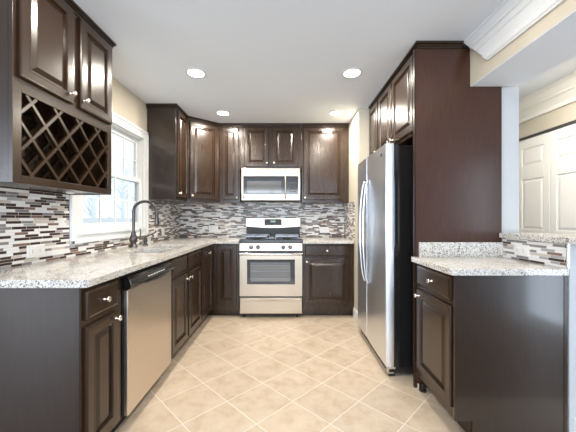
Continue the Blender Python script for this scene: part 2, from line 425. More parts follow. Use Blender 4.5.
# ---- outside
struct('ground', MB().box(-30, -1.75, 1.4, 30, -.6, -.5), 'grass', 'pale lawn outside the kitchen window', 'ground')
fe = thing('garden_fence', 'pale vertical board fence seen through the kitchen window', 'fence', (-7.0, 5, -.5))
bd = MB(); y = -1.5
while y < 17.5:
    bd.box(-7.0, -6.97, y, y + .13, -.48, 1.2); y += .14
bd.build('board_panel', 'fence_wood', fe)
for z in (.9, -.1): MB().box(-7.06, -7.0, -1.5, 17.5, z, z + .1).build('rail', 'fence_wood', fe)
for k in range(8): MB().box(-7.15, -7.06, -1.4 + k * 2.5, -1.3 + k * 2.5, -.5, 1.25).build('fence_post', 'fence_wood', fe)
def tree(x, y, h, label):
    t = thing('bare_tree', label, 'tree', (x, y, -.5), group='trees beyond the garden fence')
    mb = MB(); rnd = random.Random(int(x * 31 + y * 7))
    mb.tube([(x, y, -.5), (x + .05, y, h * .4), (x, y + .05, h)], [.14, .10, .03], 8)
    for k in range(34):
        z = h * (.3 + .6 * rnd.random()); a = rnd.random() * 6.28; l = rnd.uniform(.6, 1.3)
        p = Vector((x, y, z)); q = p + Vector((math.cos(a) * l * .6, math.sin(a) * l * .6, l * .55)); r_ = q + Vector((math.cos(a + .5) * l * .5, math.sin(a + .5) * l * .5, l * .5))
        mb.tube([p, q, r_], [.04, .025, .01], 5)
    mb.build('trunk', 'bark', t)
tree(-9.0, 15.2, 4.2, 'bare tree beyond the fence, seen right in the kitchen window')
tree(-9.5, 17.3, 4.8, 'bare tree beyond the fence, seen farther right in the kitchen window')
tree(-8.8, 12.6, 4.0, 'bare tree beyond the fence, seen left in the kitchen window')

# ---- hall beyond the raised bar
d1 = thing('door_1', 'cream raised-panel bifold closet doors in the hall', 'door', (2.55, 3.0, 0), kind='structure')
def leaf(y0, y1):
    mb = MB(); xf = 2.512; mb.box(xf + .008, 2.545, y0, y1, .02, 2.03)
    st = .062
    zs = [(.2, .90), (1.08, 1.606), (1.748, 1.93)]
    # stiles and rails
    mb.box(xf, xf + .008, y0, y0 + st, .02, 2.03); mb.box(xf, xf + .008, y1 - st, y1, .02, 2.03)
    for a, b_ in ((.02, .2), (.90, 1.08), (1.606, 1.748), (1.93, 2.03)): mb.box(xf, xf + .008, y0 + st, y1 - st, a, b_)
    for a, b_ in zs:
        r_ = []
        for ins, xx in ((.012, xf + .008), (.034, xf + .001), (.036, xf + .001)):
            r_.append([(xx, y0 + st + ins, a + ins), (xx, y1 - st - ins, a + ins), (xx, y1 - st - ins, b_ - ins), (xx, y0 + st + ins, b_ - ins)])
        mb.rings(r_, cap0=False)
    return mb
y1 = 3.075
for k in range(4):
    leaf(y1 - .385, y1 - .004).build('door_leaf', 'cream_door', d1, bevel=.0015)
    y1 -= .389
MB().box(2.50, 2.548, 1.3, 3.1, 2.032, 2.055).build('door_track', 'slot_dark', d1)
prof = [(2.55, 2.235), (2.53, 2.235), (2.527, 2.262), (2.532, 2.27), (2.522, 2.285), (2.49, 2.33), (2.475, 2.335), (2.47, 2.352), (2.462, 2.36), (2.445, 2.40), (2.435, 2.41), (2.43, 2.44), (2.55, 2.44)]
struct('trim_2', MB().prism(prof, 'y', -.9, YB), 'cream_trim', 'cream crown moulding along the hall wall', 'crown moulding')

# ---- tile backsplash (thin slabs on the walls)
T = .008
mb = MB().box(XL, XL + T, 1.24, WY0 - cw - .006, .928, 1.362)
mb.box(XL, XL + T, WY0 - cw - .006, 3.05, .928, 1.015)
mb.box(XL, XL + T, 3.05, YB, .928, 1.40)
tag(mb.build('tile_backsplash', 'mosaic'), 'strip mosaic tile on the wall around the window and sink', 'backsplash', kind='structure')
mb = MB().box(XL + T, XR, YB - T, YB, .928, 1.42)
mb.box(XR - T, XR, 3.36, YB - T, .928, 1.40)
tag(mb.build('tile_backsplash', 'mosaic'), 'strip mosaic tile behind the range', 'backsplash', kind='structure')
mb = MB().box(XP0 - T, XP0, 1.512, 1.96, .928, 1.061)
tag(mb.build('tile_backsplash', 'mosaic'), 'low strip of mosaic tile under the raised granite bar', 'backsplash', kind='structure')
tag(MB().box(XP0 - T - .003, XP0, 1.503, 1.512, .928, 1.061).build('trim_3', 'nickel'), 'metal edge strip closing the bar mosaic', 'trim', kind='structure')
tag(MB().box(XL, XL + T + .003, WY0 - cw - .006, WY0 - cw - .001, 1.015, 1.362).build('trim_4', 'nickel'), 'metal edge strip where mosaic meets the window casing', 'trim', kind='structure')

# ============================================================ cabinets
def knob(x, z, parent, y=-.02):
    MB().lathe((x, y, z), (0, -1, 0), [(0, .008), (.003, .0065), (.014, .005), (.017, .012), (.022, .0145), (.026, .013), (.029, .006), (.0295, 0)]).build('knob', 'knob_metal', parent, smooth=True, world=False)
def ring_panel(x0, x1, z0, z1, steps):
    mb = MB(); rs = []
    for ins, y in steps:
        rs.append([(x0 + ins, y, z0 + ins), (x1 - ins, y, z0 + ins), (x1 - ins, y, z1 - ins), (x0 + ins, y, z1 - ins)])
    return mb.rings(rs)
def door(root, x0, x1, z0, z1, kx=None, kz=None):
    w_ = min(x1 - x0, z1 - z0); s = min(1, w_ / .24)
    st = [(0, -.001), (0, -.015), (.004, -.0195), (.010, -.020), (.044 * s, -.020), (.046 * s, -.0215), (.050 * s, -.0215), (.053 * s, -.017), (.056 * s, -.007), (.064 * s, -.007), (.086 * s, -.0175), (.088 * s, -.018)]
    o = ring_panel(x0, x1, z0, z1, st).build('door', 'wood', root, world=False)
    if kx is not None: knob(kx, kz, o)
    return o
def drawer(root, x0, x1, z0, z1, kx=None, kz=None, name='drawer'):
    st = [(0, -.001), (0, -.012), (.006, -.017), (.010, -.018), (.013, -.0195), (.016, -.020)]
    o = ring_panel(x0, x1, z0, z1, st).build(name, 'wood', root, world=False)
    if kx is not None: knob(kx, kz, o)
    return o
def cornice(mb, pts, z=None):
    """pts: outline of cornice run, local xy, open polyline of the cabinet face; built as stepped bands"""
    return mb
def body_box(root, W, D, z0, z1, toe=False, hollow=False, name='body'):
    mb = MB()
    if hollow:
        t = .018
        mb.box(0, t, .02, D, z0, z1).box(W - t, W, .02, D, z0, z1).box(t, W - t, D - t, D, z0, z1).box(t, W - t, .02, D - t, z0, z0 + t)
        # face frame
        mb.box(0, .04, 0, .02, z0, z1).box(W - .04, W, 0, .02, z0, z1).box(.04, W - .04, 0, .02, z0, z0 + .04).box(.04, W - .04, 0, .02, z1 - .03, z1)
        mb.box(.04, W - .04, 0, .02, .70, .745).box(W / 2 - .03, W / 2 + .03, 0, .02, z0 + .04, .70).box(W / 2 - .03, W / 2 + .03, 0, .02, .745, z1 - .03)
    else:
        mb.box(0, W, 0, D, z0, z1)
    mb.build(name, 'wood', root, world=False, bevel=.0015)
    if toe: MB().box(0.0, W, .065, D - .03, 0, z0).build('toe_kick', 'wood', root, world=False)
def crown(root, W, z1, x0=0, x1=None, ret_l=0, ret_r=0, name='cornice'):
    """stepped dark crown along the front, optional returns of given depth on either side"""
    x1 = W if x1 is None else x1
    mb = MB()
    for (za, zb, p) in ((z1, z1 + .016, .006), (z1 + .016, z1 + .03, .013), (z1 + .03, CE - .0005, .024)):
        mb.box(x0 - (p if ret_l else 0), x1 + (p if ret_r else 0), -p - .0, .02, za, zb)
        if ret_l: mb.box(x0 - p, x0 + .01, .02, ret_l, za, zb)
        if ret_r: mb.box(x1 - .01, x1 + p, .02, ret_r, za, zb)
    mb.build(name, 'wood', root, world=False)
G_ = None
LEFT, RIGHT = R(90), R(-90)
ZB0, ZB1 = .085, .893
ZC = 2.395      # top of upper boxes, cornice above

# -- base cabinets, left run (face +X)
D_L = -.925 - XL - .002
c = thing('base_cabinet', 'dark brown base cabinet at the near left with one drawer over one door', 'cabinet', (-.925, 1.25, 0), LEFT)
body_box(c, .30, D_L, ZB0, ZB1, True)
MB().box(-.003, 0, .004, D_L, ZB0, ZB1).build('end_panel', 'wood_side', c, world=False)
drawer(c, .016, .25, .735, .868, .133, .80)
door(c, .016, .25, .12, .705, .225, .672)
c = thing('base_cabinet', 'dark brown sink base cabinet with two doors under two false drawer fronts', 'cabinet', (-.925, 2.182, 0), LEFT)
body_box(c, .765, D_L, ZB0, ZB1, True, hollow=True)
drawer(c, .012, .350, .735, .868, name='false_front'); drawer(c, .382, .752, .735, .868, name='false_front')
door(c, .012, .350, .12, .705, .325, .655); door(c, .382, .752, .12, .705, .41, .655)
# corner base: L-shaped
c = thing('corner_base_cabinet', 'dark brown inside-corner base cabinet with a door on each face left of the range', 'cabinet', (-.925, 2.95, 0), 0)
out_ = [(XL + .001, 2.95), (-.925, 2.95), (-.925, 3.39), (-.592, 3.39), (-.592, YB - T), (XL + .001, YB - T)]
MB().prism(out_, 'z', ZB0, ZB1).build('body', 'wood', c)
MB().prism([(XL + .03, 2.95), (-.99, 2.95), (-.99, 3.455), (-.592, 3.455), (-.592, YB - .04), (XL + .03, YB - .04)], 'z', 0, ZB0).build('toe_kick', 'wood', c)
def sub(root, dx, dy, rz):
    """a rotated door carrier is avoided: builds door coordinates through a matrix"""
    return Matrix.Translation((dx, dy, 0)) @ Matrix.Rotation(rz, 4, 'Z')
def door_at(root, M, x0, x1, z0, z1, kx=None, kz=None, fn=None):
    o = (fn or door)(root, x0, x1, z0, z1, kx, kz)
    o.data.transform(M)
    for ch in o.children: ch.data.transform(M)
    return o
door_at(c, sub(c, 0, 0, LEFT), .015, .405, .12, .868, .25, .80)
door_at(c, sub(c, 0, .44, 0), .068, .305, .165, .868)
# right of the range
c = thing('base_cabinet', 'dark brown base cabinet right of the range with one drawer over one wide door', 'cabinet', (.18, 3.39, 0), 0)
body_box(c, .619, YB - T - 3.39, ZB0, ZB1, True)
drawer(c, .025, .560, .74, .872, .29, .806); door(c, .025, .560, .165, .715, .045, .675)
# peninsula base (face -X)
c = thing('base_cabinet', 'dark brown peninsula base cabinet with drawer and door beside the refrigerator', 'cabinet', (.905, 1.978, 0), RIGHT)
W_ = 1.978 - 1.525
MB().box(0, W_, 0, XP0 - .905 - T - .001, .105, ZB1).build('body', 'wood', c, world=False)
MB().box(0, W_, .09, XP0 - .905 - T - .001, 0, .105).build('toe_kick', 'wood', c, world=False)
drawer(c, .045, .447, .744, .878, .25, .811); door(c, .045, .447, .165, .715, .08, .673)
# end panel with toe notch (outline in x,z)
MB().prism([(.898, .105), (1.0, .105), (1.0, 0), (1.49, 0), (1.49, ZB1), (.898, ZB1)], 'y', 1.508, 1.525)
e_ = MB().prism([(.898, .105), (1.0, .105), (1.0, 0), (1.485, 0), (1.485, ZB1), (.898, ZB1)], 'y', 1.508, 1.525)
# express in the rotated frame: (X,Y) -> local
Minv = (Matrix.Translation((.905, 1.978, 0)) @ Matrix.Rotation(RIGHT, 4, 'Z')).inverted()
bmesh.ops.transform(e_.bm, matrix=Minv, verts=e_.bm.verts)
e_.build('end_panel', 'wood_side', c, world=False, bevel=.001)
e_ = MB().box(1.486, 1.504, 1.506, 1.526, 0, ZB1); bmesh.ops.transform(e_.bm, matrix=Minv, verts=e_.bm.verts)
e_.build('scribe_strip', 'wood', c, world=False)

# -- uppers
# wine cabinet near left (face +X)
WX = -1.245; WYa, WYb = 1.265, 1.975; wz0 = 1.362
c = thing('wine_rack_cabinet', 'dark brown wall cabinet with lattice wine rack below two doors, nearest on the left', 'cabinet', (WX, WYa, wz0), LEFT)
W_ = WYb - WYa; D_ = WX - XL - .001; z0 = 0; H_ = ZC - wz0
oz0, oz1 = 1.400 - wz0, 1.788 - wz0
mb = MB()
t = .018
mb.box(0, t, .02, D_, 0, H_).box(W_ - t, W_, .02, D_, 0, H_).box(t, W_ - t, D_ - .01, D_, 0, H_)
mb.box(t, W_ - t, .02, D_ - .01, .006, .03).box(t, W_ - t, .02, D_ - .01, oz1 + .01, H_)
mb.box(0, .044, 0, .02, 0, H_).box(W_ - .040, W_, 0, .02, 0, H_).box(.044, W_ - .040, 0, .02, 0, oz0).box(.044, W_ - .040, 0, .02, oz1, H_)
mb.build('body', 'wood', c, world=False, bevel=.0015)
def lattice(y0, y1, w2):
    mb = MB(); dx, dz = .157, .177; cx_, cz_ = 1.364 - WYa, 1.584 - wz0
    L_, Rr, B_, T_ = .042, W_ - .038, oz0 - .002, oz1 + .002
    s = dz / dx
    for sg in (1, -1):
        for k in range(-8, 12):
            # line z = cz + sg*s*(x-cx-k*dx) (+ half offsets included by k in whole steps)
            xs_ = sorted([(B_ - cz_) / (sg * s) + cx_ + k * dx, (T_ - cz_) / (sg * s) + cx_ + k * dx])
            xa, xb = max(xs_[0], L_), min(xs_[1], Rr)
            if xb - xa < .015: continue
            za, zb = cz_ + sg * s * (xa - cx_ - k * dx), cz_ + sg * s * (xb - cx_ - k * dx)
            d_ = Vector((xb - xa, zb - za)).normalized(); n_ = Vector((-d_.y, d_.x)) * w2
            P = [(xa + n_.x, za + n_.y), (xa - n_.x, za - n_.y), (xb - n_.x, zb - n_.y), (xb + n_.x, zb + n_.y)]
            P = [(min(max(p[0], L_), Rr), min(max(p[1], B_), T_)) for p in P]
            e0 = y0 if sg > 0 else y0 + .0006
            mb.prism(P, 'y', e0, y1)
    return mb
lattice(.002, .020, .0095).build('lattice', 'wood', c, world=False)
lattice(D_ - .05, D_ - .03, .0095).build('rear_lattice', 'wood', c, world=False)
door(c, .02, .343, 1.852 - wz0, 2.388 - wz0, .316, 1.903 - wz0)
door(c, .395, .692, 1.852 - wz0, 2.388 - wz0, .419, 1.905 - wz0)
mb = MB()
for (za, zb, p) in ((ZC - wz0, ZC - wz0 + .016, .006), (ZC - wz0 + .016, ZC - wz0 + .03, .013), (ZC - wz0 + .03, CE - .0005 - wz0, .022)):
    mb.box(-p, W_ + p, -p, D_, za, zb)
mb.build('cornice', 'wood', c, world=False)
# a small under-cabinet puck light
tag(MB().lathe((-1.40, 1.80, 1.367), (0, 0, -1), [(0, .022), (.008, .022), (.012, .014), (.013, 0)], 14).build('puck_light', 'plastic_white', smooth=True), 'small white puck light under the wine rack cabinet', 'light')

UZ0 = 1.402
def crown_w(mb, outline_fn):
    for (za, zb, p) in ((ZC, ZC + .016, .006), (ZC + .016, ZC + .03, .013), (ZC + .03, CE - .0005, .022)):
        mb.prism(outline_fn(p), 'z', za, zb)
    return mb
# narrow wall cabinet right of window (face +X)
c = thing('wall_cabinet', 'narrow dark brown wall cabinet right of the window with a broad side panel', 'cabinet', (-1.225, 3.05, 0), LEFT)
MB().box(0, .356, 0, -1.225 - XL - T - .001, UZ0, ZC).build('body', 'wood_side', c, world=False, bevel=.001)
door(c, .035, .345, 1.44, 2.388, .058, 1.475)
mb = MB()
for (za, zb, p) in ((ZC, ZC + .016, .006), (ZC + .016, ZC + .03, .013), (ZC + .03, CE - .0005, .022)):
    mb.box(-p, .352 - p * .3, -p, -1.225 - XL - .001, za, zb)
mb.build('cornice', 'wood', c, world=False)
# diagonal corner cabinet
A_ = Vector((-1.225, 3.408)); B_ = Vector((-.90, 3.68)); dv = B_ - A_; ang = math.atan2(dv.y, dv.x); LW = dv.length
c = thing('corner_wall_cabinet', 'dark brown diagonal corner wall cabinet with one tall door', 'cabinet', (A_.x, A_.y, 0), ang)
Mi = (Matrix.Translation((A_.x, A_.y, 0)) @ Matrix.Rotation(ang, 4, 'Z')).inverted()
mb = MB().prism([(XL + T, 3.408), tuple(A_), tuple(B_), (-.90, YB - T), (XL + T, YB - T)], 'z', UZ0, ZC)
bmesh.ops.transform(mb.bm, matrix=Mi, verts=mb.bm.verts); mb.build('body', 'wood', c, world=False)
door(c, .026, LW - .026, 1.44, 2.388, .048, 1.475)
crown(c, LW, ZC)
# narrow wall cabinet on the back wall
YU = 3.68
DU = YB - T - YU
c = thing('wall_cabinet', 'narrow dark brown wall cabinet just left of the microwave', 'cabinet', (-.898, YU, 0), 0)
body_box(c, .266, DU, UZ0, ZC); door(c, .032, .252, 1.44, 2.388, .232, 1.465); crown(c, .266, ZC)
c = thing('wall_cabinet', 'short dark brown wall cabinet with two doors over the microwave', 'cabinet', (-.630, YU, 0), 0)
body_box(c, .808, DU, 1.845, ZC); door(c, .055, .378, 1.872, 2.388, .355, 1.915); door(c, .425, .755, 1.872, 2.388, .448, 1.915); crown(c, .808, ZC)
c = thing('wall_cabinet', 'wide dark brown wall cabinet with one large door right of the microwave', 'cabinet', (.180, YU, 0), 0)
body_box(c, .619, DU, UZ0, ZC); door(c, .022, .552, 1.44, 2.388, .040, 1.465); crown(c, .619, ZC)
# over the fridge (face -X)
c = thing('wall_cabinet', 'dark brown wall cabinet with single narrow door at the far end above the refrigerator', 'cabinet', (.92, 3.128, 0), RIGHT)
body_box(c, .311, XP0 - .92 - .001, 1.81, ZC); door(c, .012, .300, 1.835, 2.388, .275, 1.87); crown(c, .311, ZC)
c = thing('wall_cabinet', 'dark brown wall cabinet with two doors directly above the refrigerator', 'cabinet', (.92, 2.815, 0), RIGHT)
body_box(c, .812, XP0 - .92 - .001, 1.81, ZC); door(c, .012, .358, 1.835, 2.388, .335, 1.87); door(c, .380, .790, 1.835, 2.388, .405, 1.87); crown(c, .812, ZC)
# tall panel
c = thing('refrigerator_end_panel', 'tall reddish brown end panel beside the refrigerator, notched under the beam', 'panel', (.905, 1.98, 0))
MB().prism([(.905, 0), (1.511, 0), (1.511, 2.131), (1.285, 2.131), (1.285, ZC), (.905, ZC)], 'y', 1.98, 1.998).build('panel', 'wood_panel', c)
mb = MB()
for (za, zb, p) in ((ZC, ZC + .016, .006), (ZC + .016, ZC + .03, .013), (ZC + .03, CE - .0005, .024)):
    mb.box(.92 - p, 1.229, 1.98 - p, 1.998, za, zb)
mb.build('cornice', 'wood', c)
MB().box(.893, .905, 1.979, 1.999, 0, ZC).build('edge_strip', 'wood', c)

# ============================================================ worktops
ZT = .928
SY0, SY1, SX0, SX1 = 2.205, 2.86, -1.33, -.985
SYM0, SYM1 = 2.495, 2.525
def in_l(x, y):
    if x > -.88 and y < 3.345: return False
    if SX0 < x < SX1 and (SY0 < y < SYM0 or SYM1 < y < SY1): return False
    return True
mb = MB().grid_solid([XL + T + .001, SX0, SX1, -.90, -.88, -.590], [1.223, 1.245, SY0, SYM0, SYM1, SY1, 3.345, YB - T - .001],
                     lambda x, y: in_l(x, y) and not (x > -.90 and y < 1.245), .893, ZT)
mb.prism([(-.90, 1.223), (-.886, 1.229), (-.88, 1.245), (-.90, 1.245)], 'z', .893, ZT)
o = mb.build('granite_worktop', 'granite', bevel=.003)
tag(o, 'L-shaped speckled granite worktop with the sink cut into it', 'countertop')
tag(MB().box(.180, XR - T - .001, 3.345, YB - T - .001, .893, ZT).build('granite_worktop', 'granite', bevel=.003), 'small speckled granite worktop right of the range', 'countertop')
pw = thing('granite_worktop', 'peninsula granite worktop with low granite upstand beside the refrigerator', 'countertop', (1.18, 1.7, .893))
MB().prism([(.89, 1.487), (1.495, 1.487), (1.495, 1.5045), (1.5045, 1.5045), (1.5045, 1.978), (.87, 1.978), (.87, 1.505)], 'z', .893, ZT).build('slab', 'granite', pw, bevel=.003)
MB().box(.922, 1.5045, 1.957, 1.978, ZT, 1.030).build('upstand', 'granite', pw, bevel=.002)
tag(MB().box(1.488, 1.77, 1.34, 1.976, 1.0615, 1.096).build('raised_bar_top', 'granite', bevel=.004), 'raised speckled granite bar top on the knee wall', 'countertop')

# ---- sink
sk = thing('kitchen_sink', 'double-bowl stainless steel sink set under the granite worktop', 'sink', (-1.16, 2.5, .70))
for ya, yb in ((SY0, SYM0), (SYM1, SY1)):
    mb = MB(); zb = .71; t = .004
    xa, xb = SX0, SX1
    mb.box(xa - .0, xb + .0, ya, yb, zb, zb + t)
    mb.box(xa - t, xa, ya - t, yb + t, zb, .892).box(xb, xb + t, ya - t, yb + t, zb, .892).box(xa, xb, ya - t, ya, zb, .892).box(xa, xb, yb, yb + t, zb, .892)
    bo = mb.build('bowl', 'steel_fridge', sk)
    MB().lathe(((xa + xb) / 2, (ya + yb) / 2, zb + t), (0, 0, 1), [(0, .04), (.003, .04), (.0035, .03), (.001, .02), (.001, 0)]).build('drain', 'nickel', bo, smooth=True)

# ---- faucet
fx, fy = -1.435, 2.60
f = thing('gooseneck_faucet', 'bronze gooseneck pull-down faucet behind the sink', 'faucet', (fx, fy, ZT))
MB().lathe((fx, fy, ZT), (0, 0, 1), [(0, .038), (.008, .038), (.014, .030), (.035, .023), (.055, .031), (.085, .035), (.105, .027), (.125, .019), (.132, .021), (.140, .021), (.145, .014)]).build('base', 'bronze', f, smooth=True)
pth = [(fx, fy, ZT + .14), (fx, fy, 1.20), (fx, fy, 1.25)]
rr = .107
for k in range(0, 13):
    a = math.pi - math.pi * k / 12 * 1.02
    pth.append((fx + rr + rr * math.cos(a), fy, 1.262 + rr * .85 * math.sin(a)))
MB().tube(pth, .0130, 14).build('spout', 'bronze', f, smooth=True)
ex = pth[-1][0]
MB().lathe((ex, fy, 1.262), (.03, 0, -1), [(0, .0125), (.01, .017), (.014, .017), (.018, .014), (.06, .018), (.10, .021), (.125, .019), (.128, .0)]).build('spray_head', 'bronze', f, smooth=True)
MB().tube([(fx + .02, fy + .0, 1.01), (fx + .05, fy + .02, 1.015), (fx + .055, fy + .022, 1.06), (fx + .05, fy + .022, 1.10)], [.008, .007, .006, .007], 10).build('handle', 'bronze', f, smooth=True)
sx_, sy_ = -1.415, 2.78
f = thing('soap_dispenser', 'small bronze soap dispenser beside the gooseneck faucet', 'soap dispenser', (sx_, sy_, ZT))
MB().lathe((sx_, sy_, ZT), (0, 0, 1), [(0, .026), (.008, .026), (.014, .017), (.03, .014), (.045, .02), (.062, .018), (.075, .011), (.085, .012), (.092, 0)]).build('base', 'bronze', f, smooth=True)
MB().tube([(sx_, sy_, ZT + .082), (sx_ + .03, sy_ + .015, ZT + .10), (sx_ + .075, sy_ + .04, ZT + .125), (sx_ + .085, sy_ + .045, ZT + .145)], [.008, .007, .007, .009], 10).build('nozzle', 'bronze', f, smooth=True)

# ============================================================ dishwasher
c = thing('dishwasher', 'stainless steel dishwasher with black control strip between left base cabinets', 'dishwasher', (-.925, 1.56, 0), LEFT)
W_ = .612
MB().box(.004, W_ - .002, .0, .58, .09, .888).build('tub', 'black_matte', c, world=False)
MB().box(.004, W_ - .002, .05, .5, 0, .09).build('toe_kick', 'black_matte', c, world=False)
# door skin, slightly crowned
mb = MB(); r_ = []
for k in range(9):
    x = .014 + (W_ - .022) * k / 8; r_.append(x)
mb.prism([(.014, -.001), (.014, -.022), (.02, -.025), (W_ - .014, -.025), (W_ - .008, -.022), (W_ - .008, -.001)], 'z', .085, .792)
mb.build('door', 'steel_dishwasher', c, world=False, bevel=.002)
mb = MB()
prof = [(-.001, .796), (-.028, .796), (-.045, .806), (-.050, .825), (-.040, .855), (-.028, .868), (-.001, .870)]
mb.prism(prof, 'x', .006, W_ - .006)
cp = mb.build('control_panel', 'black_gloss', c, world=False, bevel=.002)
for k in range(7): MB().box(.20 + k * .035, .22 + k * .035, -.0495, -.044, .832, .838).build('button', 'plastic_white', cp, world=False)
MB().tube([(.09, -.040, .812), (.18, -.047, .803), (.30, -.050, .799), (.42, -.047, .803), (.51, -.040, .812)], .009, 8).build('handle', 'black_gloss', c, world=False, smooth=True)

# ============================================================ range
RX0, RX1, RY = -.583, .174, 3.354
c = thing('gas_range', 'stainless steel freestanding gas range with black cooktop and oven window', 'range', ((RX0 + RX1) / 2, RY, 0))
MB().box(RX0 + .003, RX1 - .003, RY + .035, 3.95, .03, .915).build('body', 'black_matte', c)
MB().box(RX0 + .005, RX1 - .005, RY, RY + .035, .052, .245).build('storage_drawer', 'steel', c, bevel=.006)
dr = c.children[-1]
mb = MB()
n = 14; pr = []
for k in range(n + 1):
    t = k / n; x = RX0 + .03 + (RX1 - RX0 - .06) * t; y = RY - .002 - .018 * math.sin(math.pi * t)
    pr.append((x, y, .222 - .012 * math.sin(math.pi * t)))
mb.tube(pr, .010, 8); mb.build('drawer_pull', 'steel', dr, smooth=True)
# oven door as a frame with glass
z0, z1 = .262, .748
wx0, wx1, wz0_, wz1_ = -.492, .083, .405, .703
mb = MB()
mb.box(RX0 + .004, wx0, RY, RY + .034, z0, z1).box(wx1, RX1 - .004, RY, RY + .034, z0, z1)
mb.box(wx0, wx1, RY, RY + .034, z0, wz0_).box(wx0, wx1, RY, RY + .034, wz1_, z1)
od = mb.build('oven_door', 'steel', c)
MB().box(wx0, wx1, RY + .004, RY + .012, wz0_, wz1_).build('window_surround', 'black_gloss', od)
MB().box(wx0 + .04, wx1 - .055, RY + .002, RY + .004, wz0_ + .035, wz1_ - .035).build('window_glass', 'oven_glass', od)
mb = MB()
for z in (.47, .56, .63): MB().box(wx0 + .045, wx1 - .06, RY + .0012, RY + .002, z, z + .004).build('oven_rack', 'grate_iron', od)
mb = MB(); pr = []
for k in range(13):
    t = k / 12; x = RX0 + .012 + (RX1 - RX0 - .024) * t
    pr.append((x, RY - .045 - .012 * math.sin(math.pi * t), .772))
mb.tube(pr, .017, 12)
for x in (RX0 + .03, RX1 - .03): mb.box(x - .012, x + .012, RY - .045, RY, .762, .782)
mb.build('oven_handle', 'chrome', od, smooth=True)
MB().box(RX0 + .003, RX1 - .003, RY + .006, RY + .035, .748, .805).build('vent_strip', 'black_matte', c)
mb = MB().prism([(RY - .004, .805), (RY + .035, .805), (RY + .035, .898), (RY + .012, .898)], 'x', RX0 + .001, RX1 - .001)
cp = mb.build('control_panel', 'steel', c, bevel=.002)
for px in (251.1, 257.8, 283.2, 290.2):
    x = (px - 288) * RY / 280
    MB().lathe((x, RY + .002, .850), (0, -1, .12), [(0, .024), (.006, .024), (.009, .018), (.026, .016), (.030, .012), (.030, 0)]).box(x - .003, x + .003, RY - .036, RY - .02, .835, .868).build('knob', 'black_gloss', cp, smooth=True)
mb = MB().prism([(RY + .006, .899), (RY + .006, .935), (RY + .018, .945), (3.86, .945), (3.86, .899)], 'x', RX0, RX1)
ct = mb.build('cooktop', 'black_gloss', c, bevel=.003)
for bx in (-.39, -.02):
    for by in (3.50, 3.73):
        MB().lathe((bx, by, .945), (0, 0, 1), [(0, .05), (.006, .05), (.008, .034), (.018, .032), (.020, .028), (.020, 0)]).build('burner', 'black_matte', ct, smooth=True)
MB().box(-.235, -.175, 3.42, 3.82, .945, .956).build('center_griddle', 'grate_iron', ct, bevel=.003)
for gx0, gx1 in ((-.545, -.25), (-.16, .135)):
    mb = MB(); b_ = .006
    mb.box(gx0, gx0 + .011, 3.40, 3.84, .968, .982).box(gx1 - .011, gx1, 3.40, 3.84, .968, .982)
    for y in (3.40, 3.614, 3.829): mb.box(gx0, gx1, y, y + .011, .968, .982)
    m_ = (gx0 + gx1) / 2
    for yc in (3.50, 3.73):
        mb.box(gx0, m_ - .03, yc - .005, yc + .005, .970, .986).box(m_ + .03, gx1, yc - .005, yc + .005, .970, .986)
    mb.box(m_ - .005, m_ + .005, 3.40, 3.47, .970, .986).box(m_ - .005, m_ + .005, 3.53, 3.70, .970, .986).box(m_ - .005, m_ + .005, 3.76, 3.84, .970, .986)
    for x in (gx0, gx1 - .011):
        for y in (3.40, 3.829): mb.box(x, x + .011, y, y + .011, .945, .968)
    mb.build('grate', 'grate_iron', ct)
# backguard
MB().box(RX0 + .01, RX1 - .01, 3.87, 3.95, .915, 1.085).build('backguard_vent', 'black_matte', c)
mb = MB(); pts = [(RX0 + .002, 1.198), (RX1 - .002, 1.198)]
for k in range(11):
    t = 1 - k / 10; pts.append((RX0 + .002 + (RX1 - RX0 - .004) * t, 1.082 - .022 * math.sin(math.pi * t)))
mb.prism(pts, 'y', 3.855, 3.955)
bg_ = mb.build('backguard', 'steel', c, bevel=.004)
cxr = (273.2 - 288) * 3.9 / 280
MB().box(cxr - .118, cxr + .118, 3.850, 3.8545, 1.102, 1.185).build('display_panel', 'black_matte', bg_)
MB().box(cxr - .035, cxr + .035, 3.8485, 3.8497, 1.140, 1.165).build('clock_display', 'display', bg_)
mb = MB()
for sx2 in (-1, 1):
    for k in range(3):
        for q in range(2): MB().box(cxr + sx2 * (.058 + k * .02) - .006, cxr + sx2 * (.058 + k * .02) + .006, 3.8485, 3.8497, 1.118 + q * .028, 1.128 + q * .028).build('button', 'slot_dark', bg_)
tagm = MB().lathe((cxr, 3.8545, 1.078), (0, -1, 0), [(0, .012), (.002, .012), (.003, 0)], 16).build('badge', 'nickel', bg_)
mb = MB()
for x in (RX0 + .05, RX1 - .07):
    for y in (RY + .05, 3.88): MB().lathe((x, y, 0), (0, 0, 1), [(0, .014), (.031, .014)], 10).build('foot', 'black_matte', c)

# ============================================================ microwave
MY = 3.60
mx0, mx1 = -.600, .156
def mpx(px): return (px - 288) * MY / 280
def mpz(py): return CAMH + (218 - py) * MY / 280
c = thing('microwave', 'stainless steel over-the-range microwave with black glass door', 'microwave', ((mx0 + mx1) / 2, MY, 1.427))
MB().box(mx0 + .002, mx1 - .002, MY + .03, YB - T - .001, 1.427, 1.842).build('case', 'black_matte', c)
fz0, fz1 = mpz(194.3), mpz(176.2)
MB().box(mx0, mx1, MY + .004, MY + .03, fz1, 1.840).build('top_trim', 'steel', c, bevel=.003)
MB().box(mx0, mx1, MY + .004, MY + .03, 1.428, fz0).build('bottom_trim', 'steel', c, bevel=.003)
MB().box(mx0, mpx(243.3), MY + .004, MY + .03, fz0, fz1).build('side_trim', 'steel', c); MB().box(mpx(298.3), mx1, MY + .004, MY + .03, fz0, fz1).build('side_trim', 'steel', c)
md = MB().box(mpx(243.3), mpx(284), MY + .006, MY + .03, fz0, fz1).build('door', 'black_gloss', c)
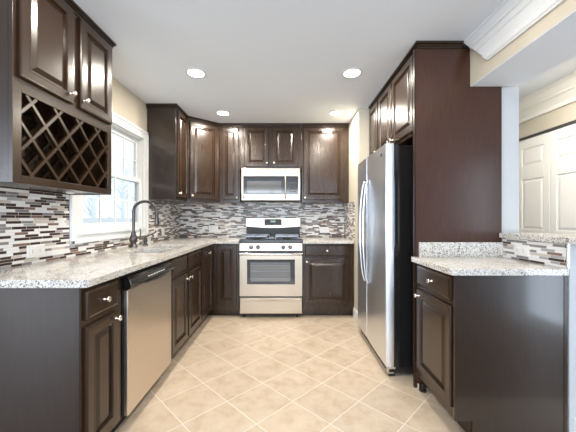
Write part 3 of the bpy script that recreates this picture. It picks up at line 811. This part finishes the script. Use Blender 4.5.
MB().box(mpx(246.8), mpx(281.3), MY + .004, MY + .006, mpz(192.7), mpz(181)).build('door_window', 'microwave_glass', md)
kp = MB().box(mpx(284), mpx(298.3), MY + .006, MY + .03, fz0, fz1).build('keypad', 'black_gloss', c)
mb = MB()
for i in range(3):
    for j in range(4): MB().box(mpx(289.5 + i * 2.6), mpx(291.2 + i * 2.6), MY + .0045, MY + .006, mpz(192.3 - j * 3), mpz(191 - j * 3)).build('button', 'slot_dark', kp)
hx = mpx(285.4)
mb = MB().tube([(hx, MY + .004, 1.455), (hx, MY - .03, 1.475), (hx, MY - .036, 1.63), (hx, MY - .03, 1.795), (hx, MY + .004, 1.815)], .010, 10)
mb.build('handle', 'steel', c, smooth=True)
MB().box(mpx(242.9), mpx(244.6), MY + .001, MY + .004, mpz(198.0), mpz(196.3)).build('badge', 'slot_dark', c)

# ============================================================ refrigerator
FX = .738; FY0, FY1 = 2.12, 2.985; FZ = 1.765
c = thing('refrigerator', 'side-by-side stainless steel refrigerator with black sides and bowed handles', 'refrigerator', (FX, 2.55, 0))
MB().box(.806, 1.45, FY0 + .004, FY1 - .004, .02, FZ - .012).build('case', 'black_gloss', c, bevel=.004)
def fdoor(y0, y1):
    mb = MB(); pts = [(.801, y0)]
    pts.append((FX + .014, y0))
    n = 8
    for k in range(n + 1):
        t = k / n; pts.append((FX + .004 - .004 * math.sin(math.pi * t), y0 + .006 + (y1 - y0 - .012) * t))
    pts.append((FX + .014, y1)); pts.append((.801, y1))
    mb.prism(pts, 'z', .075, FZ)
    return mb.build('door', 'steel_fridge', c, smooth=True)
d_n = fdoor(FY0, 2.632); d_f = fdoor(2.640, FY1)
def fhandle(y, par):
    pr = []; rs = []
    for k in range(17):
        t = k / 16; z = .60 + .95 * t
        bow = math.sin(math.pi * t) ** .55
        pr.append((FX - .004 - .044 * bow, y, z)); rs.append(.007 + .003 * math.sin(math.pi * t))
    MB().tube(pr, rs, 12).build('handle', 'steel_fridge', par, smooth=True)
fhandle(2.585, d_n); fhandle(2.690, d_f)
MB().lathe((.741, 2.21, 1.70), (-1, 0, 0), [(0, .017), (.006, .017), (.008, .013), (.008, 0)], 18).build('badge', 'slot_dark', d_n)
MB().box(.770, .806, FY0 + .02, FY1 - .02, .012, .068).build('base_grille', 'black_matte', c)
hg = MB().box(.752, .812, FY0 - .004, FY0 + .03, .058, .074).box(.752, .764, FY0 - .004, FY0 + .02, .03, .058).box(.752, .80, FY0 - .004, FY0 + .02, .024, .034)
hg.build('hinge', 'chrome', c)
for q in ((.765, .812, FY0 + .002, FY0 + .06, 0, .030), (1.38, 1.43, FY0 + .01, FY0 + .06, 0, .02), (1.38, 1.43, FY1 - .06, FY1 - .01, 0, .02), (.83, .87, FY1 - .06, FY1 - .01, 0, .02)): MB().box(*q).build('foot', 'black_matte', c)

# levelling foot on the floor at the panel
lf = thing('levelling_foot', 'small black and chrome levelling foot on the floor beside the tall panel', 'foot', (.935, 1.93, 0))
MB().lathe((.935, 1.945, 0), (0, 0, 1), [(0, .024), (.012, .024), (.016, .012), (.05, .010), (.05, 0)], 14).build('pad', 'black_matte', lf, smooth=True)
MB().lathe((.915, 1.965, 0), (0, 0, 1), [(0, .010), (.035, .010), (.035, .014), (.043, .014), (.043, 0)], 6).build('bolt', 'chrome', lf)

# ============================================================ outlets (horizontal plates)
def plate(loc, rz, w2, h2, label, kind_='duplex'):
    o = thing('outlet_plate', label, 'outlet', loc, rz, group='white wall plates on the mosaic tile')
    st = [(0, -.0005), (0, -.004), (.003, -.006)]
    ring_panel(-w2, w2, -h2, h2, st).build('plate', 'plastic_white', o, world=False)
    for s in (-1, 1):
        if kind_ == 'switch':
            MB().box(-.016, .016, -.0085, -.0055, s * .0 - .033, .033).build('rocker', 'plastic_white', o, world=False); break
        k = MB()
        cx_ = s * w2 * .42
        k.box(cx_ - .017, cx_ + .017, -.0085, -.0055, -.015, .015)
        so = k.build('socket', 'plastic_white', o, world=False, bevel=.002)
        MB().box(cx_ - .007, cx_ - .002, -.0092, -.0086, .003, .006).box(cx_ - .007, cx_ - .002, -.0092, -.0086, -.006, -.003).build('slot', 'slot_dark', so, world=False)
plate((XL + T, 1.70, 1.0), LEFT, .060, .038, 'white outlet plate on the mosaic left of the window')
plate((XL + T, 3.24, 1.03), LEFT, .038, .058, 'white switch plate beside the faucet, nearer the window casing', 'switch')
plate((XL + T, 3.43, 1.03), LEFT, .038, .055, 'white switch plate beside the faucet, nearer the room corner', 'switch')
plate((-1.06, YB - T, 1.045), 0, .065, .050, 'white outlet plate on the back wall left of the range')
plate((.515, YB - T, 1.03), 0, .062, .042, 'white outlet plate on the back wall right of the range')
plate((XP0 - T, 1.80, .992), RIGHT, .057, .036, 'white outlet plate on the low mosaic under the raised bar')

# ============================================================ recessed lights
for i, (x, y, lab) in enumerate(((-.787, 2.394, 'round recessed ceiling light, nearer one on the left'), (.547, 2.394, 'round recessed ceiling light, nearer one on the right'),
                                 (-.768, 3.307, 'round recessed ceiling light, farther one on the left'), (.567, 3.307, 'round recessed ceiling light, farther one on the right'),
                                 (-.78, 1.35, 'round recessed ceiling light above the near left base cabinet'), (.55, 1.35, 'round recessed ceiling light above the near right floor'),
                                 (1.98, 2.1, 'round recessed ceiling light in the hall'))):
    o = thing('recessed_light', lab, 'ceiling light', (x, y, CE), group='recessed ceiling lights')
    MB().lathe((x, y, CE), (0, 0, -1), [(0, .086), (.004, .086), (.007, .070), (.004, .066), (.0, .066)], 32).build('trim_ring', 'paint_white', o, smooth=True)
    MB().lathe((x, y, CE), (0, 0, -1), [(.0005, .066), (.004, .064), (.005, 0)], 32).build('lens', 'lamp_lens', o, smooth=True)
    l = bpy.data.lights.new('can_lamp', 'AREA'); l.shape = 'DISK'; l.size = .12; l.energy = CAN_POWER * (1 if i < 2 else 1.25 if i < 4 else 0.7 if i < 6 else 1.3); l.color = CAN_COLOR
    lo = bpy.data.objects.new('can_lamp', l); COL.objects.link(lo); lo.parent = o; lo.location = (0, 0, -.012)
